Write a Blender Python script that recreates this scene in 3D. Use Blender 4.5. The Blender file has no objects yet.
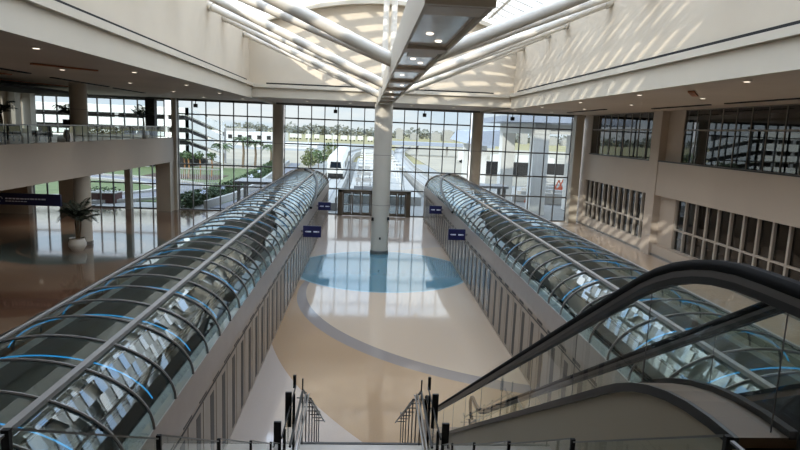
import bpy, math, random
from mathutils import Vector, Matrix
random.seed(7)
S = bpy.context.scene
COL = S.collection
PI = math.pi

# ------------------------------------------------------------------ materials
def lin(c):
    return tuple(((v/12.92) if v <= .04045 else ((v+.055)/1.055)**2.4) for v in c)
def hexc(h):
    return lin(tuple(int(h[i:i+2], 16)/255 for i in (0, 2, 4)))
def newmat(name):
    m = bpy.data.materials.new(name); m.use_nodes = True
    nt = m.node_tree; nt.nodes.clear()
    out = nt.nodes.new('ShaderNodeOutputMaterial')
    return m, nt, out
def pbr(name, col, rough=.6, metal=0., var=.08, scale=3., spec=.5, bump=0., bscale=40.):
    m, nt, out = newmat(name)
    b = nt.nodes.new('ShaderNodeBsdfPrincipled')
    b.inputs['Roughness'].default_value = rough
    b.inputs['Metallic'].default_value = metal
    b.inputs['Specular IOR Level'].default_value = spec
    tc = nt.nodes.new('ShaderNodeTexCoord')
    n = nt.nodes.new('ShaderNodeTexNoise'); n.inputs['Scale'].default_value = scale; n.inputs['Detail'].default_value = 4
    nt.links.new(tc.outputs['Object'], n.inputs['Vector'])
    r = nt.nodes.new('ShaderNodeValToRGB')
    c = hexc(col) if isinstance(col, str) else col
    r.color_ramp.elements[0].position = .3; r.color_ramp.elements[1].position = .7
    r.color_ramp.elements[0].color = tuple(max(0, v*(1-var)) for v in c)+(1,)
    r.color_ramp.elements[1].color = tuple(min(1, v*(1+var)) for v in c)+(1,)
    nt.links.new(n.outputs['Fac'], r.inputs['Fac'])
    nt.links.new(r.outputs['Color'], b.inputs['Base Color'])
    if bump:
        n2 = nt.nodes.new('ShaderNodeTexNoise'); n2.inputs['Scale'].default_value = bscale
        nt.links.new(tc.outputs['Object'], n2.inputs['Vector'])
        bp = nt.nodes.new('ShaderNodeBump'); bp.inputs['Strength'].default_value = bump
        nt.links.new(n2.outputs['Fac'], bp.inputs['Height']); nt.links.new(bp.outputs['Normal'], b.inputs['Normal'])
    nt.links.new(b.outputs['BSDF'], out.inputs['Surface'])
    return m
def glass(name, tint=(.9, .95, .95), ior=1.5, rough=.0, refl=(1, 1, 1)):
    m, nt, out = newmat(name)
    t = nt.nodes.new('ShaderNodeBsdfTransparent'); t.inputs['Color'].default_value = tint+(1,)
    g = nt.nodes.new('ShaderNodeBsdfGlossy'); g.inputs['Roughness'].default_value = rough; g.inputs['Color'].default_value = refl+(1,)
    f = nt.nodes.new('ShaderNodeFresnel'); f.inputs['IOR'].default_value = ior
    # thin pane: same reflectance from either face
    geo = nt.nodes.new('ShaderNodeNewGeometry')
    mixn = nt.nodes.new('ShaderNodeMix'); mixn.data_type = 'FLOAT'
    mixn.inputs[2].default_value = ior; mixn.inputs[3].default_value = ior
    f.inputs['IOR'].default_value = ior
    inv = nt.nodes.new('ShaderNodeMath'); inv.operation = 'DIVIDE'; inv.inputs[0].default_value = 1.0
    nt.links.new(geo.outputs['Backfacing'], mixn.inputs[0])
    # Fresnel node inverts the IOR on back faces by itself; feed 1/ior there so both sides behave alike
    mixn.inputs[3].default_value = 1.0/ior
    nt.links.new(mixn.outputs[0], f.inputs['IOR'])
    x = nt.nodes.new('ShaderNodeMixShader')
    nt.links.new(f.outputs['Fac'], x.inputs['Fac'])
    nt.links.new(t.outputs['BSDF'], x.inputs[1]); nt.links.new(g.outputs['BSDF'], x.inputs[2])
    nt.links.new(x.outputs['Shader'], out.inputs['Surface'])
    return m
def emit(name, col, strength):
    m, nt, out = newmat(name)
    e = nt.nodes.new('ShaderNodeEmission'); e.inputs['Color'].default_value = col+(1,); e.inputs['Strength'].default_value = strength
    nt.links.new(e.outputs['Emission'], out.inputs['Surface'])
    return m

M = {}
M['wall'] = pbr('warm white painted wall', 'cabda9', .75, var=.03, scale=.6)
M['wall2'] = pbr('beige painted wall', 'b5a896', .75, var=.04, scale=.6)
M['fascia'] = pbr('pale grey painted fascia', 'c8beac', .55, var=.03, scale=.5)
M['spandrel'] = pbr('greige spandrel panel', 'b9aea1', .6, var=.03, scale=.4)
M['ceil'] = pbr('taupe ceiling board', 'cdc2b4', .7, var=.07, scale=.25)
M['black'] = pbr('black gap', '0b0a09', .8, var=.1)
M['copper'] = pbr('copper wood slat', 'b0704a', .5, var=.2)
M['white'] = pbr('white enamel', 'e6e2da', .4, var=.03)
M['strut'] = pbr('white painted steel tube', 'dad3c6', .45, var=.04)
M['column'] = pbr('light grey column cladding', 'bdb6a8', .5, var=.03, scale=1.)
M['metal'] = pbr('brushed aluminium', '8f8c88', .35, metal=.8, var=.06, scale=6)
M['mull'] = pbr('grey mullion metal', '6b6a67', .4, metal=.5, var=.05)
M['sidemull'] = pbr('pale window post', 'b3aca2', .5, var=.04)
M['bronze'] = pbr('bronze door frame', '5d564b', .45, metal=.3, var=.06)
M['band'] = pbr('warm grey metal band', '958a81', .4, metal=.2, var=.05, scale=2)
M['panel'] = pbr('greige tunnel wall panel', '978b7d', .5, var=.05, scale=1.5)
M['darkslot'] = pbr('dark slot', '2a2522', .5, var=.1)
M['rib'] = pbr('grey steel rib', '7d7770', .5, metal=.1, var=.06)
M['purlin'] = pbr('grey steel purlin', '8b867f', .5, metal=.0, var=.05)
M['rubber'] = pbr('black rubber handrail', '060607', .7, var=.1, spec=.12)
M['guide'] = pbr('smoked guide metal', '5a5653', .5, metal=.1, var=.05, spec=.3)
M['dkmetal'] = pbr('dark grey metal', '2b2a29', .4, metal=.4, var=.08)
M['deck'] = pbr('bronze deck plate', '6a5848', .5, metal=.1, var=.06, spec=.3)
M['clad'] = pbr('beige escalator cladding', '8f8473', .6, var=.03, scale=1.)
M['navy'] = pbr('navy sign face', '161a48', .35, var=.08)
M['signwhite'] = pbr('white sign lettering', 'dfe4f0', .5, var=.02)
M['leafdark'] = pbr('dark green palm leaf', '1c2818', .55, var=.35, scale=5)
M['leaf'] = pbr('green leaf', '4f6238', .6, var=.35, scale=2)
M['leaf2'] = pbr('olive leaf', '6f7448', .6, var=.3, scale=2)
M['hedge'] = pbr('hedge leaf', '3c4d2c', .7, var=.4, scale=3)
M['bark'] = pbr('bark', '7d6b55', .8, var=.25, scale=6)
M['bark2'] = pbr('orange brown bark', 'a8794f', .8, var=.2, scale=6)
M['pot'] = pbr('white ceramic pot', 'cfc9be', .35, var=.03)
M['soil'] = pbr('mulch', '4a3326', .9, var=.3, scale=8)
M['lawn'] = pbr('mown lawn', '5f6b40', .9, var=.18, scale=.6)
M['field'] = pbr('dry grass field', '968a5e', .9, var=.18, scale=.05)
M['sand'] = pbr('bare tan earth', 'a59a86', .9, var=.15, scale=.06)
M['concw'] = pbr('brightened white concrete', 'f2eee6', .7, var=.03, scale=.6)  # white concrete, lightened to stand in for sun on the shaded outside pillars
M['conc'] = pbr('pale concrete', 'aca8a1', .8, var=.06, scale=.6)
M['conc2'] = pbr('grey concrete', 'a6a3a0', .8, var=.08, scale=.6)
M['pave'] = pbr('light paving', '98958f', .8, var=.07, scale=.8)
M['asphalt'] = pbr('asphalt', '77767a', .85, var=.08, scale=1)
M['roofblue'] = pbr('blue grey metal roof', 'a2a8b4', .5, metal=.1, var=.06)
M['trees'] = pbr('haze-greyed treeline', '85857a', .9, var=.25, scale=.1)  # haze of distance is mixed into the tree colour
M['maroon'] = pbr('maroon planter', '4a2722', .6, var=.1)
M['orange'] = pbr('orange barrier', 'b4502e', .6, var=.1)
M['dkint'] = pbr('dark room finish', '2c2926', .8, var=.2, scale=.7)
M['grate'] = pbr('escalator step metal', '35363a', .4, metal=.6, var=.1)
M['stone'] = pbr('light stone tread', 'b5aca0', .5, var=.06, scale=3)
M['gl_wall'] = glass('clear facade glass', (.48, .52, .53), 1.45)
M['gl_tun'] = glass('tunnel glass', (.58, .68, .68), 1.62, 0., (.86, .96, 1.0))
M['gl_rail'] = glass('guard glass', (.86, .92, .89), 1.42)
M['gl_dark'] = glass('tinted window glass', (.30, .33, .36), 1.75)
M['gl_sky'] = glass('skylight glass', (.92, .93, .93), 1.25)
M['gl_train'] = pbr('dark train window', '1d232b', .1, var=.1)
M['mirror'] = pbr('polished soffit panel', 'ddd3c6', .12, metal=.1, var=.03)
M['brownframe'] = pbr('brown soffit frame', 'cabdab', .5, var=.05)
M['blue'] = emit('blue light strip', (.03, .36, .80), .7)
M['lamp'] = emit('downlight lens', (1.0, .88, .72), 1.4)
M['cove'] = emit('cove light strip', (1.0, .74, .48), 2.2)

def floor_material():
    m, nt, out = newmat('terrazzo floor')
    b = nt.nodes.new('ShaderNodeBsdfPrincipled')
    b.inputs['Roughness'].default_value = .07
    b.inputs['Specular IOR Level'].default_value = .9
    tc = nt.nodes.new('ShaderNodeTexCoord')
    sp = nt.nodes.new('ShaderNodeSeparateXYZ'); nt.links.new(tc.outputs['Object'], sp.inputs[0])
    def math_(op, a, c):
        n = nt.nodes.new('ShaderNodeMath'); n.operation = op
        for i, v in enumerate((a, c)):
            if v is None: continue
            if isinstance(v, (int, float)): n.inputs[i].default_value = v
            else: nt.links.new(v, n.inputs[i])
        return n.outputs[0]
    ax = math_('ABSOLUTE', sp.outputs['X'], None)
    X, Y = sp.outputs['X'], sp.outputs['Y']
    def dist(x, cx, cy):
        dx = math_('SUBTRACT', x, cx); dy = math_('SUBTRACT', Y, cy)
        return math_('SQRT', math_('ADD', math_('MULTIPLY', dx, dx), math_('MULTIPLY', dy, dy)), None)
    def mixc(fac, a, c):
        n = nt.nodes.new('ShaderNodeMix'); n.data_type = 'RGBA'
        nt.links.new(fac, n.inputs[0])
        for k, v in ((6, a), (7, c)):
            if isinstance(v, tuple): n.inputs[k].default_value = v+(1,)
            else: nt.links.new(v, n.inputs[k])
        return n.outputs[2]
    def ring(x, cx, cy, r0, r1):
        d = dist(x, cx, cy)
        return math_('MULTIPLY', math_('GREATER_THAN', d, r0), math_('LESS_THAN', d, r1))
    cream, tan, grey = hexc('aa9c90'), hexc('a08568'), hexc('857b74')
    pink, teal, teal2 = hexc('b39f88'), hexc('4d7480'), hexc('7d9aa0')
    # centre bay
    c = mixc(math_('MULTIPLY', ring(X, 15.46, 26.75, 0, 20.53), math_('LESS_THAN', Y, 31.0)), cream, tan)
    c = mixc(ring(X, 7.89, 29.03, 0, 12.13), c, grey)
    c = mixc(ring(X, 8.33, 29.7, 0, 12.2), c, pink)
    c = mixc(ring(X, 0, 34.0, 0, 5.1), c, teal2)
    c = mixc(ring(X, 0, 34.0, 0, 4.95), c, teal)
    # side bays
    s = mixc(ring(ax, 18.6, 38, 0, 30), hexc('7d6a58'), hexc('6d5a4a'))
    s = mixc(ring(ax, 18.6, 38, 10.5, 14.5), s, hexc('5a4234'))
    s = mixc(ring(ax, 18.6, 38, 18, 21), s, hexc('5a4234'))
    s = mixc(ring(ax, 18.6, 38, 24, 26), s, hexc('8a7867'))
    s = mixc(ring(ax, 18.6, 38, 0, 7.2), s, hexc('6c5d50'))
    s = mixc(ring(ax, 18.6, 38, 3.6, 5.0), s, hexc('3f4a48'))
    s = mixc(ring(ax, 18.6, 38, 2.4, 3.4), s, hexc('3f4a48'))
    s = mixc(math_('GREATER_THAN', X, 0), s, hexc('b5a390'))
    full = mixc(math_('GREATER_THAN', ax, 6.4), c, s)
    n = nt.nodes.new('ShaderNodeTexNoise'); n.inputs['Scale'].default_value = 28; n.inputs['Detail'].default_value = 6
    nt.links.new(tc.outputs['Object'], n.inputs['Vector'])
    mr = nt.nodes.new('ShaderNodeMapRange'); mr.inputs[3].default_value = .88; mr.inputs[4].default_value = 1.1
    nt.links.new(n.outputs['Fac'], mr.inputs[0])
    mu = nt.nodes.new('ShaderNodeMix'); mu.data_type = 'RGBA'; mu.blend_type = 'MULTIPLY'; mu.inputs[0].default_value = 1
    nt.links.new(full, mu.inputs[6]); nt.links.new(mr.outputs[0], mu.inputs[7])
    nt.links.new(mu.outputs[2], b.inputs['Base Color'])
    nt.links.new(b.outputs['BSDF'], out.inputs['Surface'])
    return m
M['floor'] = floor_material()

# ------------------------------------------------------------------ mesh helper
class MB:
    def __init__(s): s.v, s.f = [], []
    def add(s, vs, fs):
        o = len(s.v); s.v += [tuple(v) for v in vs]; s.f += [tuple(i+o for i in f) for f in fs]; return s
    def box(s, x0, x1, y0, y1, z0, z1):
        if x0 > x1: x0, x1 = x1, x0
        if y0 > y1: y0, y1 = y1, y0
        if z0 > z1: z0, z1 = z1, z0
        return s.add([(x0,y0,z0),(x1,y0,z0),(x1,y1,z0),(x0,y1,z0),(x0,y0,z1),(x1,y0,z1),(x1,y1,z1),(x0,y1,z1)],
                     [(0,3,2,1),(4,5,6,7),(0,1,5,4),(1,2,6,5),(2,3,7,6),(3,0,4,7)])
    def quad(s, a, b, c, d): return s.add([a,b,c,d], [(0,1,2,3)])
    def bar(s, p, q, w, h):            # rectangular bar between two points, h measured upright
        p, q = Vector(p), Vector(q); d = (q-p).normalized()
        up = Vector((0,0,1)) if abs(d.z) < .98 else Vector((0,1,0))
        a = d.cross(up).normalized(); u = a.cross(d).normalized()
        vs = []
        for c in (p, q):
            for i, j in ((-1,-1),(1,-1),(1,1),(-1,1)): vs.append(c+a*(i*w/2)+u*(j*h/2))
        return s.add(vs, [(0,1,2,3),(7,6,5,4),(0,4,5,1),(1,5,6,2),(2,6,7,3),(3,7,4,0)])
    def tube(s, pts, r, n=10, rs=None):
        pts = [Vector(p) for p in pts]; rings = []
        prev = None
        for i, p in enumerate(pts):
            if i == 0: d = pts[1]-p
            elif i == len(pts)-1: d = p-pts[i-1]
            else: d = (pts[i+1]-p).normalized()+(p-pts[i-1]).normalized()
            d.normalize()
            if prev is None:
                up = Vector((0,0,1)) if abs(d.z) < .9 else Vector((1,0,0))
                a = d.cross(up).normalized()
            else:
                a = (prev-d*prev.dot(d)).normalized()
            prev = a; u = a.cross(d)
            rr = rs[i] if rs else r
            rings.append([p+a*(rr*math.cos(2*PI*k/n))+u*(rr*math.sin(2*PI*k/n)) for k in range(n)])
        vs = [v for ring in rings for v in ring]; fs = []
        for i in range(len(rings)-1):
            for k in range(n):
                k2 = (k+1) % n
                fs.append((i*n+k, i*n+k2, (i+1)*n+k2, (i+1)*n+k))
        fs.append(tuple(range(n))[::-1]); fs.append(tuple((len(rings)-1)*n+k for k in range(n)))
        return s.add(vs, fs)
    def sweep(s, path, prof):          # profile [(side, up)] along a path in a plane of constant X
        n = len(prof); vs = []; fs = []
        P = [Vector(p) for p in path]
        for i, p in enumerate(P):
            if i == 0: d = P[1]-p
            elif i == len(P)-1: d = p-P[i-1]
            else: d = (P[i+1]-p).normalized()+(p-P[i-1]).normalized()
            d.normalize(); a = Vector((1,0,0)); u = a.cross(d) if d.y > 0 else d.cross(a)
            for (sx, su) in prof: vs.append(p+a*sx+u*su)
        for i in range(len(P)-1):
            for k in range(n):
                k2 = (k+1) % n
                fs.append((i*n+k, i*n+k2, (i+1)*n+k2, (i+1)*n+k))
        fs.append(tuple(range(n))[::-1]); fs.append(tuple((len(P)-1)*n+k for k in range(n)))
        return s.add(vs, fs)
    def prism(s, poly, axis, a0, a1):  # polygon in the other two axes, extruded
        n = len(poly)
        def P(p, a): return (a, p[0], p[1]) if axis == 'x' else ((p[0], a, p[1]) if axis == 'y' else (p[0], p[1], a))
        vs = [P(p, a0) for p in poly]+[P(p, a1) for p in poly]
        fs = [tuple(range(n))[::-1], tuple(range(n, 2*n))]
        for k in range(n):
            k2 = (k+1) % n; fs.append((k, k2, n+k2, n+k))
        return s.add(vs, fs)
    def lathe(s, prof, c=(0,0,0), n=28):
        vs, fs = [], []
        for (r, z) in prof:
            for k in range(n): vs.append((c[0]+r*math.cos(2*PI*k/n), c[1]+r*math.sin(2*PI*k/n), c[2]+z))
        for i in range(len(prof)-1):
            for k in range(n):
                k2 = (k+1) % n; fs.append((i*n+k, i*n+k2, (i+1)*n+k2, (i+1)*n+k))
        fs.append(tuple(range(n))[::-1]); fs.append(tuple((len(prof)-1)*n+k for k in range(n)))
        return s.add(vs, fs)
    def leaves(s, c, rad, n, size, flat=1.):
        for _ in range(n):
            while True:
                p = Vector((random.uniform(-1,1), random.uniform(-1,1), random.uniform(-1,1)))
                if p.length <= 1: break
            p = Vector((c[0]+p.x*rad[0], c[1]+p.y*rad[1], c[2]+p.z*rad[2]))
            a = Vector((random.gauss(0,1), random.gauss(0,1), random.gauss(0,.6))).normalized()
            b = a.cross(Vector((random.gauss(0,1), random.gauss(0,1), random.gauss(0,1)))).normalized()
            k = size*random.uniform(.6, 1.3)
            s.add([p-a*k, p+b*k*.5, p+a*k, p-b*k*.5], [(0,1,2,3)])
        return s
    def build(s, name, mat, parent=None, smooth=False, loc=None):
        off = Vector((0,0,0)); q = parent
        while q is not None: off += q.location; q = q.parent
        me = bpy.data.meshes.new(name); me.from_pydata([tuple(Vector(v)-off) for v in s.v], [], s.f); me.update()
        import bmesh
        bm = bmesh.new(); bm.from_mesh(me); bmesh.ops.recalc_face_normals(bm, faces=bm.faces); bm.to_mesh(me); bm.free()
        o = bpy.data.objects.new(name, me); COL.objects.link(o)
        me.materials.append(M[mat] if isinstance(mat, str) else mat)
        if smooth:
            for p in me.polygons: p.use_smooth = True
            try: me.set_sharp_from_angle(angle=math.radians(40))
            except Exception: pass
        if parent is not None:
            o.parent = parent
        return o

def tag(o, label, cat, group=None, kind=None):
    o['label'] = label; o['category'] = cat
    if group: o['group'] = group
    if kind: o['kind'] = kind
    return o
def thing(name, loc, label, cat, group=None, kind=None):
    o = bpy.data.objects.new(name, None); o.empty_display_size = .2; COL.objects.link(o); o.location = loc
    return tag(o, label, cat, group, kind)
def struct(o):
    o['kind'] = 'structure'; return o
def copy_part(o, parent, dloc=(0,0,0)):
    c = o.copy(); COL.objects.link(c); c.parent = parent
    c.location = Vector(o.location)+Vector(dloc)
    return c
ORD = ['first','second','third','fourth','fifth','sixth','seventh','eighth','ninth','tenth','eleventh','twelfth']

# ------------------------------------------------------------------ camera
F, VPX, VPY, ROLL, EYE = 600., 366., 129., math.radians(1.75), Vector((-1.15, 0, 8.0))
cy = Vector((VPX-400, 225-VPY, -F)).normalized()
cx = Vector((math.cos(ROLL), -math.sin(ROLL), 0)); cx.z = -(cx.x*cy.x+cx.y*cy.y)/cy.z; cx.normalize()
cz = cx.cross(cy)
cam_d = bpy.data.cameras.new('camera'); cam = bpy.data.objects.new('camera', cam_d); COL.objects.link(cam)
mw = Matrix(((cx.x, cx.y, cx.z, EYE.x), (cy.x, cy.y, cy.z, EYE.y), (cz.x, cz.y, cz.z, EYE.z), (0,0,0,1)))
cam.matrix_world = mw
cam_d.sensor_width = 36; cam_d.lens = F/800*36; cam_d.clip_end = 3000; cam_d.clip_start = .05
S.camera = cam

# ------------------------------------------------------------------ setting: shell
GY = 56.0      # glass wall
struct(MB().box(-31.5, 20.2, -7, GY, -.25, 0).build('floor', 'floor'))

# ceilings (side wings, back zone)
cm = MB()
cm.box(-31.5, -9.6, -7, GY+.3, 10.05, 10.35); cm.box(9.6, 20.2, -7, GY+.3, 10.05, 10.35)
cm.box(-9.6, 9.6, 44.3, GY+.3, 10.05, 10.35)
struct(cm.build('ceiling', 'ceil'))

# atrium fascia, ledge and cove on three sides
for side, sx in (('left', -1), ('right', 1)):
    f = MB()
    f.box(sx*9.3, sx*9.62, -7, GY, 9.85, 10.66)
    struct(f.build('trim_%d' % (1 if sx < 0 else 2), 'fascia'))
    f = MB(); f.box(sx*9.12, sx*9.6, -7, 43.9, 10.66, 10.9)
    struct(f.build('trim_%d' % (3 if sx < 0 else 4), 'fascia'))
    f = MB(); f.box(sx*9.38, sx*9.62, -7, 42.6, 10.9, 11.06)
    struct(f.build('trim_%d' % (5 if sx < 0 else 6), 'black'))
    w = MB(); w.box(sx*9.5, sx*9.9, -7, 44.4, 10.97, 14.75)
    struct(w.build('wall_atrium_%s' % side, 'wall'))
f = MB(); f.box(-9.3, 9.3, 44.0, 44.35, 9.95, 10.62); struct(f.build('trim_7', 'fascia'))
f = MB(); f.box(-9.3, 9.3, 43.8, 44.35, 10.62, 10.86); struct(f.build('trim_8', 'fascia'))
f = MB(); f.box(-8.3, -.9, 44.0, 44.1, 10.86, 10.97); f.box(.9, 8.0, 44.0, 44.1, 10.86, 10.97); struct(f.build('trim_9', 'black'))
# back atrium wall with arched head
RA, ZC = 22.9, 16.64-22.9
def arch_z(x, r=RA): return ZC+math.sqrt(r*r-x*x)
poly = [(-9.6, 10.86), (9.6, 10.86)]+[(9.6-1.2*k, arch_z(9.6-1.2*k)) for k in range(17)]
struct(MB().prism(poly, 'y', 44.1, 44.5).build('wall_atrium_back', 'wall'))
# arched rim over back wall
rim = MB()
for k in range(24):
    x0, x1 = -9.6+.8*k, -8.8+.8*k
    rim.add([(x0,43.6,arch_z(x0)),(x1,43.6,arch_z(x1)),(x1,44.6,arch_z(x1)),(x0,44.6,arch_z(x0)),
             (x0,43.6,arch_z(x0)+.3),(x1,43.6,arch_z(x1)+.3),(x1,44.6,arch_z(x1)+.3),(x0,44.6,arch_z(x0)+.3)],
            [(0,3,2,1),(4,5,6,7),(0,1,5,4),(1,2,6,5),(2,3,7,6),(3,0,4,7)])
struct(rim.build('trim_10', 'fascia'))
# vaulted skylight : ribs across, purlins along, glass
sk = MB()
xs = [-9.6+1.2*k for k in range(17)]
y = 8.0
while y < 43.5:
    for i in range(16):
        a, b = xs[i], xs[i+1]
        z0, z1 = arch_z(a, RA+.4), arch_z(b, RA+.4)
        sk.add([(a,y,z0),(b,y,z1),(b,y+.14,z1),(a,y+.14,z0),(a,y,z0+.42),(b,y,z1+.42),(b,y+.14,z1+.42),(a,y+.14,z0+.42)],
               [(0,3,2,1),(4,5,6,7),(0,1,5,4),(1,2,6,5),(2,3,7,6),(3,0,4,7)])
    y += 1.5
for x in xs[2:-1:2]:
    sk.box(x-.1, x+.1, 8, 43.6, arch_z(x, RA+.4)+.05, arch_z(x, RA+.4)+.36)
sw = struct(sk.build('window_skylight', 'white'))
g = MB()
for i in range(16):
    a, b = xs[i], xs[i+1]
    g.quad((a,8,arch_z(a,RA+.84)), (b,8,arch_z(b,RA+.84)), (b,43.6,arch_z(b,RA+.84)), (a,43.6,arch_z(a,RA+.84)))
g.build('glass', 'gl_sky', sw)
rf = MB()  # unseen front stretch of roof, made solid to darken the foreground
for i in range(16):
    a, b = xs[i], xs[i+1]; z0, z1 = arch_z(a,RA+.3), arch_z(b,RA+.3)
    rf.add([(a,-7,z0),(b,-7,z1),(b,8.1,z1),(a,8.1,z0),(a,-7,z0+.6),(b,-7,z1+.6),(b,8.1,z1+.6),(a,8.1,z0+.6)],[(0,3,2,1),(4,5,6,7),(0,1,5,4),(1,2,6,5),(2,3,7,6),(3,0,4,7)])
struct(rf.build('ceiling_front_blocker','wall'))
# unseen shell behind the viewer, added to close off light
struct(MB().box(-31.5, 20.2, -7.4, -7, 0, 17.5).build('wall_back', 'wall2'))
struct(MB().box(-9.9, 9.9, -7, -6.4, 10.05, 17.4).build('wall_atrium_front', 'wall'))

# ------------------------------------------------------------------ glass facade
def facade(n, x0, x1, z0, z1, trans, spacing, y=GY, skip=None):
    m = MB()
    nb = max(1, round((x1-x0)/spacing)); st = (x1-x0)/nb
    for k in range(nb+1):
        x = x0+k*st
        m.box(x-.04, x+.04, y-.09, y+.09, z0, z1)
    for z in trans: m.box(x0, x1, y-.12, y+.1, z-.06, z+.06)
    m.box(x0, x1, y-.1, y+.1, z0, z0+.08); m.box(x0, x1, y-.1, y+.1, z1-.1, z1)
    o = struct(m.build('window_%d' % n, 'mull'))
    gm = MB(); gm.quad((x0,y+.02,z0),(x1,y+.02,z0),(x1,y+.02,z1),(x0,y+.02,z1))
    gm.build('glass', 'gl_wall', o)
    return o
facade(1, -18.08, -9.45, 0, 9.95, (2.3, 4.2, 6.4, 8.7), 1.16)
facade(2, -8.55, -.1, 0, 9.95, (2.4, 4.2, 6.4, 8.7), 1.2)
facade(3, -.1, 8.5, 0, 9.95, (2.4, 4.2, 6.4, 8.7), 1.25)
facade(4, 9.5, 18.1, 0, 9.95, (2.3, 4.2, 6.4, 8.7), 1.22)
facade(5, -31, -19.3, 6.55, 9.85, (8.3,), 1.2)
facade(6, -31, -19.3, 0, 4.4, (2.3,), 1.2)
# facade head band
struct(MB().box(-31, 19.3, GY-.25, GY+.25, 9.86, 10.06).build('trim_11', 'mull'))

# entrance doors at centre (dark frames)
def door(n, x0, x1):
    m = MB(); y0, y1 = GY-.7, GY-.12
    m.box(x0, x0+.42, y0, y1, 0, 2.38); m.box(x1-.42, x1, y0, y1, 0, 2.38)
    m.box(x0, x1, y0, y1, 2.2, 2.42)
    o = struct(m.build('door_%d' % n, 'bronze'))
    k = 3; w = (x1-x0-.84)/k
    for i in range(k):
        a = x0+.42+i*w
        lf = MB(); ya, yb = y0+.1, y0+.16
        lf.box(a+.02, a+.13, ya, yb, .05, 2.18); lf.box(a+w-.13, a+w-.02, ya, yb, .05, 2.18)
        lf.box(a+.13, a+w-.13, ya, yb, .05, .3); lf.box(a+.13, a+w-.13, ya, yb, 2.05, 2.18)
        l = lf.build('door_leaf', 'bronze', o)
        MB().quad((a+.13,ya+.03,.3),(a+w-.13,ya+.03,.3),(a+w-.13,ya+.03,2.05),(a+.13,ya+.03,2.05)).build('glass', 'gl_wall', l)
        MB().bar((a+.14,ya-.03,1.02),(a+w-.14,ya-.03,1.02),.04,.05).build('push_bar', 'metal', l)
door(1, -3.55, -.1); door(2, -.1, 3.2)

# ------------------------------------------------------------------ columns
def column(x, y, r, z0, z1, label, joints=(3.2, 6.4), base=True):
    o = thing('column', (x, y, z0), label, 'column', kind='thing')
    MB().lathe([(r,0),(r,z1-z0)], (x,y,z0), 36).build('shaft', 'column', o, smooth=True)
    for j in joints:
        if z0 < j < z1: MB().lathe([(r+.004,-.012),(r+.004,.012)], (x,y,j), 36).build('joint_ring', 'mull', o)
    if base: MB().lathe([(r+.03,0),(r+.03,.22),(r+.002,.24)], (x,y,z0), 36).build('base_ring', 'metal', o, smooth=True)
    return o
cc = column(-.05, 38.6, .57, 0, 9.58, 'round pale grey column in the middle of the hall, standing on the teal floor disc')
for (dx, z, nm) in ((.5, 2.35, 'alarm_box'), (-.5, 2.3, 'alarm_box')):
    MB().box(-.05+dx-.07, -.05+dx+.07, 38.6-.45, 38.6-.25, z-.1, z+.1).build(nm, 'dkmetal', cc)
MB().box(-.05-.06, -.05+.06, 38.0, 38.06, 1.0, 1.15).build('alarm_box', 'dkmetal', cc)
column(-9.0, 55.0, .5, 0, 9.84, 'tall slim grey column against the glass wall beside the left glass tunnel')
column(9.0, 55.0, .5, 0, 9.84, 'tall slim grey column against the glass wall beside the right glass tunnel')
column(-18.95, 38.9, .5, 0, 4.4, 'round beige column under the mezzanine behind the potted palm', (2.2,))
column(-18.95, 38.9, .5, 6.46, 10.04, 'round grey column standing on the mezzanine floor behind its glass rail', (8.5,), False)
def pier(x0, x1, y0, y1, z0, z1, label):
    return tag(MB().box(x0,x1,y0,y1,z0,z1).build('pillar', 'column'), label, 'pillar', kind='thing')
pier(-19.6, -18.35, 54.3, 55.6, 0, 4.4, 'square beige pillar under the far end of the mezzanine by the glass wall')
pier(-18.52, -18.1, 55.4, 55.9, 0, 10.04, 'narrow pale pillar closing the left end of the tall glass wall')
pier(18.15, 18.9, 55.0, 55.9, 0, 10.04, 'narrow pale pillar closing the right end of the tall glass wall')
pier(-22.6, -22.1, 55.0, 55.6, 0, 4.4, 'thin tan pillar under the mezzanine left of the square beige pillar')

# ------------------------------------------------------------------ left mezzanine
mz = MB(); mz.box(-31, -18.42, 2, GY-.2, 4.5, 6.45)
struct(mz.build('floor_mezzanine', 'ceil'))
struct(MB().box(-18.42, -18.3, 2, 55.35, 4.43, 6.58).build('trim_12', 'spandrel'))
rail = thing('glass_railing', (-18.55, 30, 6.58), 'long frameless glass guard rail along the edge of the left mezzanine', 'railing')
for k in range(24):
    y = 8.0+k*2.0; y1 = min(y+1.98,55.3)
    MB().quad((-18.36,y+.02,6.58),(-18.36,y1,6.58),(-18.36,y1,7.5),(-18.36,y+.02,7.5)).build('glass_panel', 'gl_rail', rail)
MB().box(-18.39,-18.33,8,55.3,7.5,7.56).build('handrail','metal',rail)
for k in range(24): MB().box(-18.38,-18.34,8.0+k*2.0-.03,8.0+k*2.0+.03,6.58,7.5).build('post','dkmetal',rail)
# far left wall with tall window slots
w = MB()
for (a, b) in ((0,50.8),(52.0,54.1),(54.9,56.0)): w.box(-31.4,-31,a,b,0,10.05)
w.box(-31.4,-31,50.8,52.0,0,6.9); w.box(-31.4,-31,50.8,52.0,9.5,10.05); w.box(-31.4,-31,54.1,54.9,0,6.9); w.box(-31.4,-31,54.1,54.9,9.4,10.05)
struct(w.build('wall_left', 'wall2'))
for n, (a, b) in enumerate(((50.8,52.0),(54.1,54.9))):
    o = struct(MB().box(-31.3,-31.2,a,a+.08,6.9,9.4).box(-31.3,-31.2,b-.08,b,6.9,9.4).build('window_%d' % (20+n), 'white'))
    MB().quad((-31.25,a,6.9),(-31.25,b,6.9),(-31.25,b,9.5),(-31.25,a,9.5)).build('glass','gl_wall',o)
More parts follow.
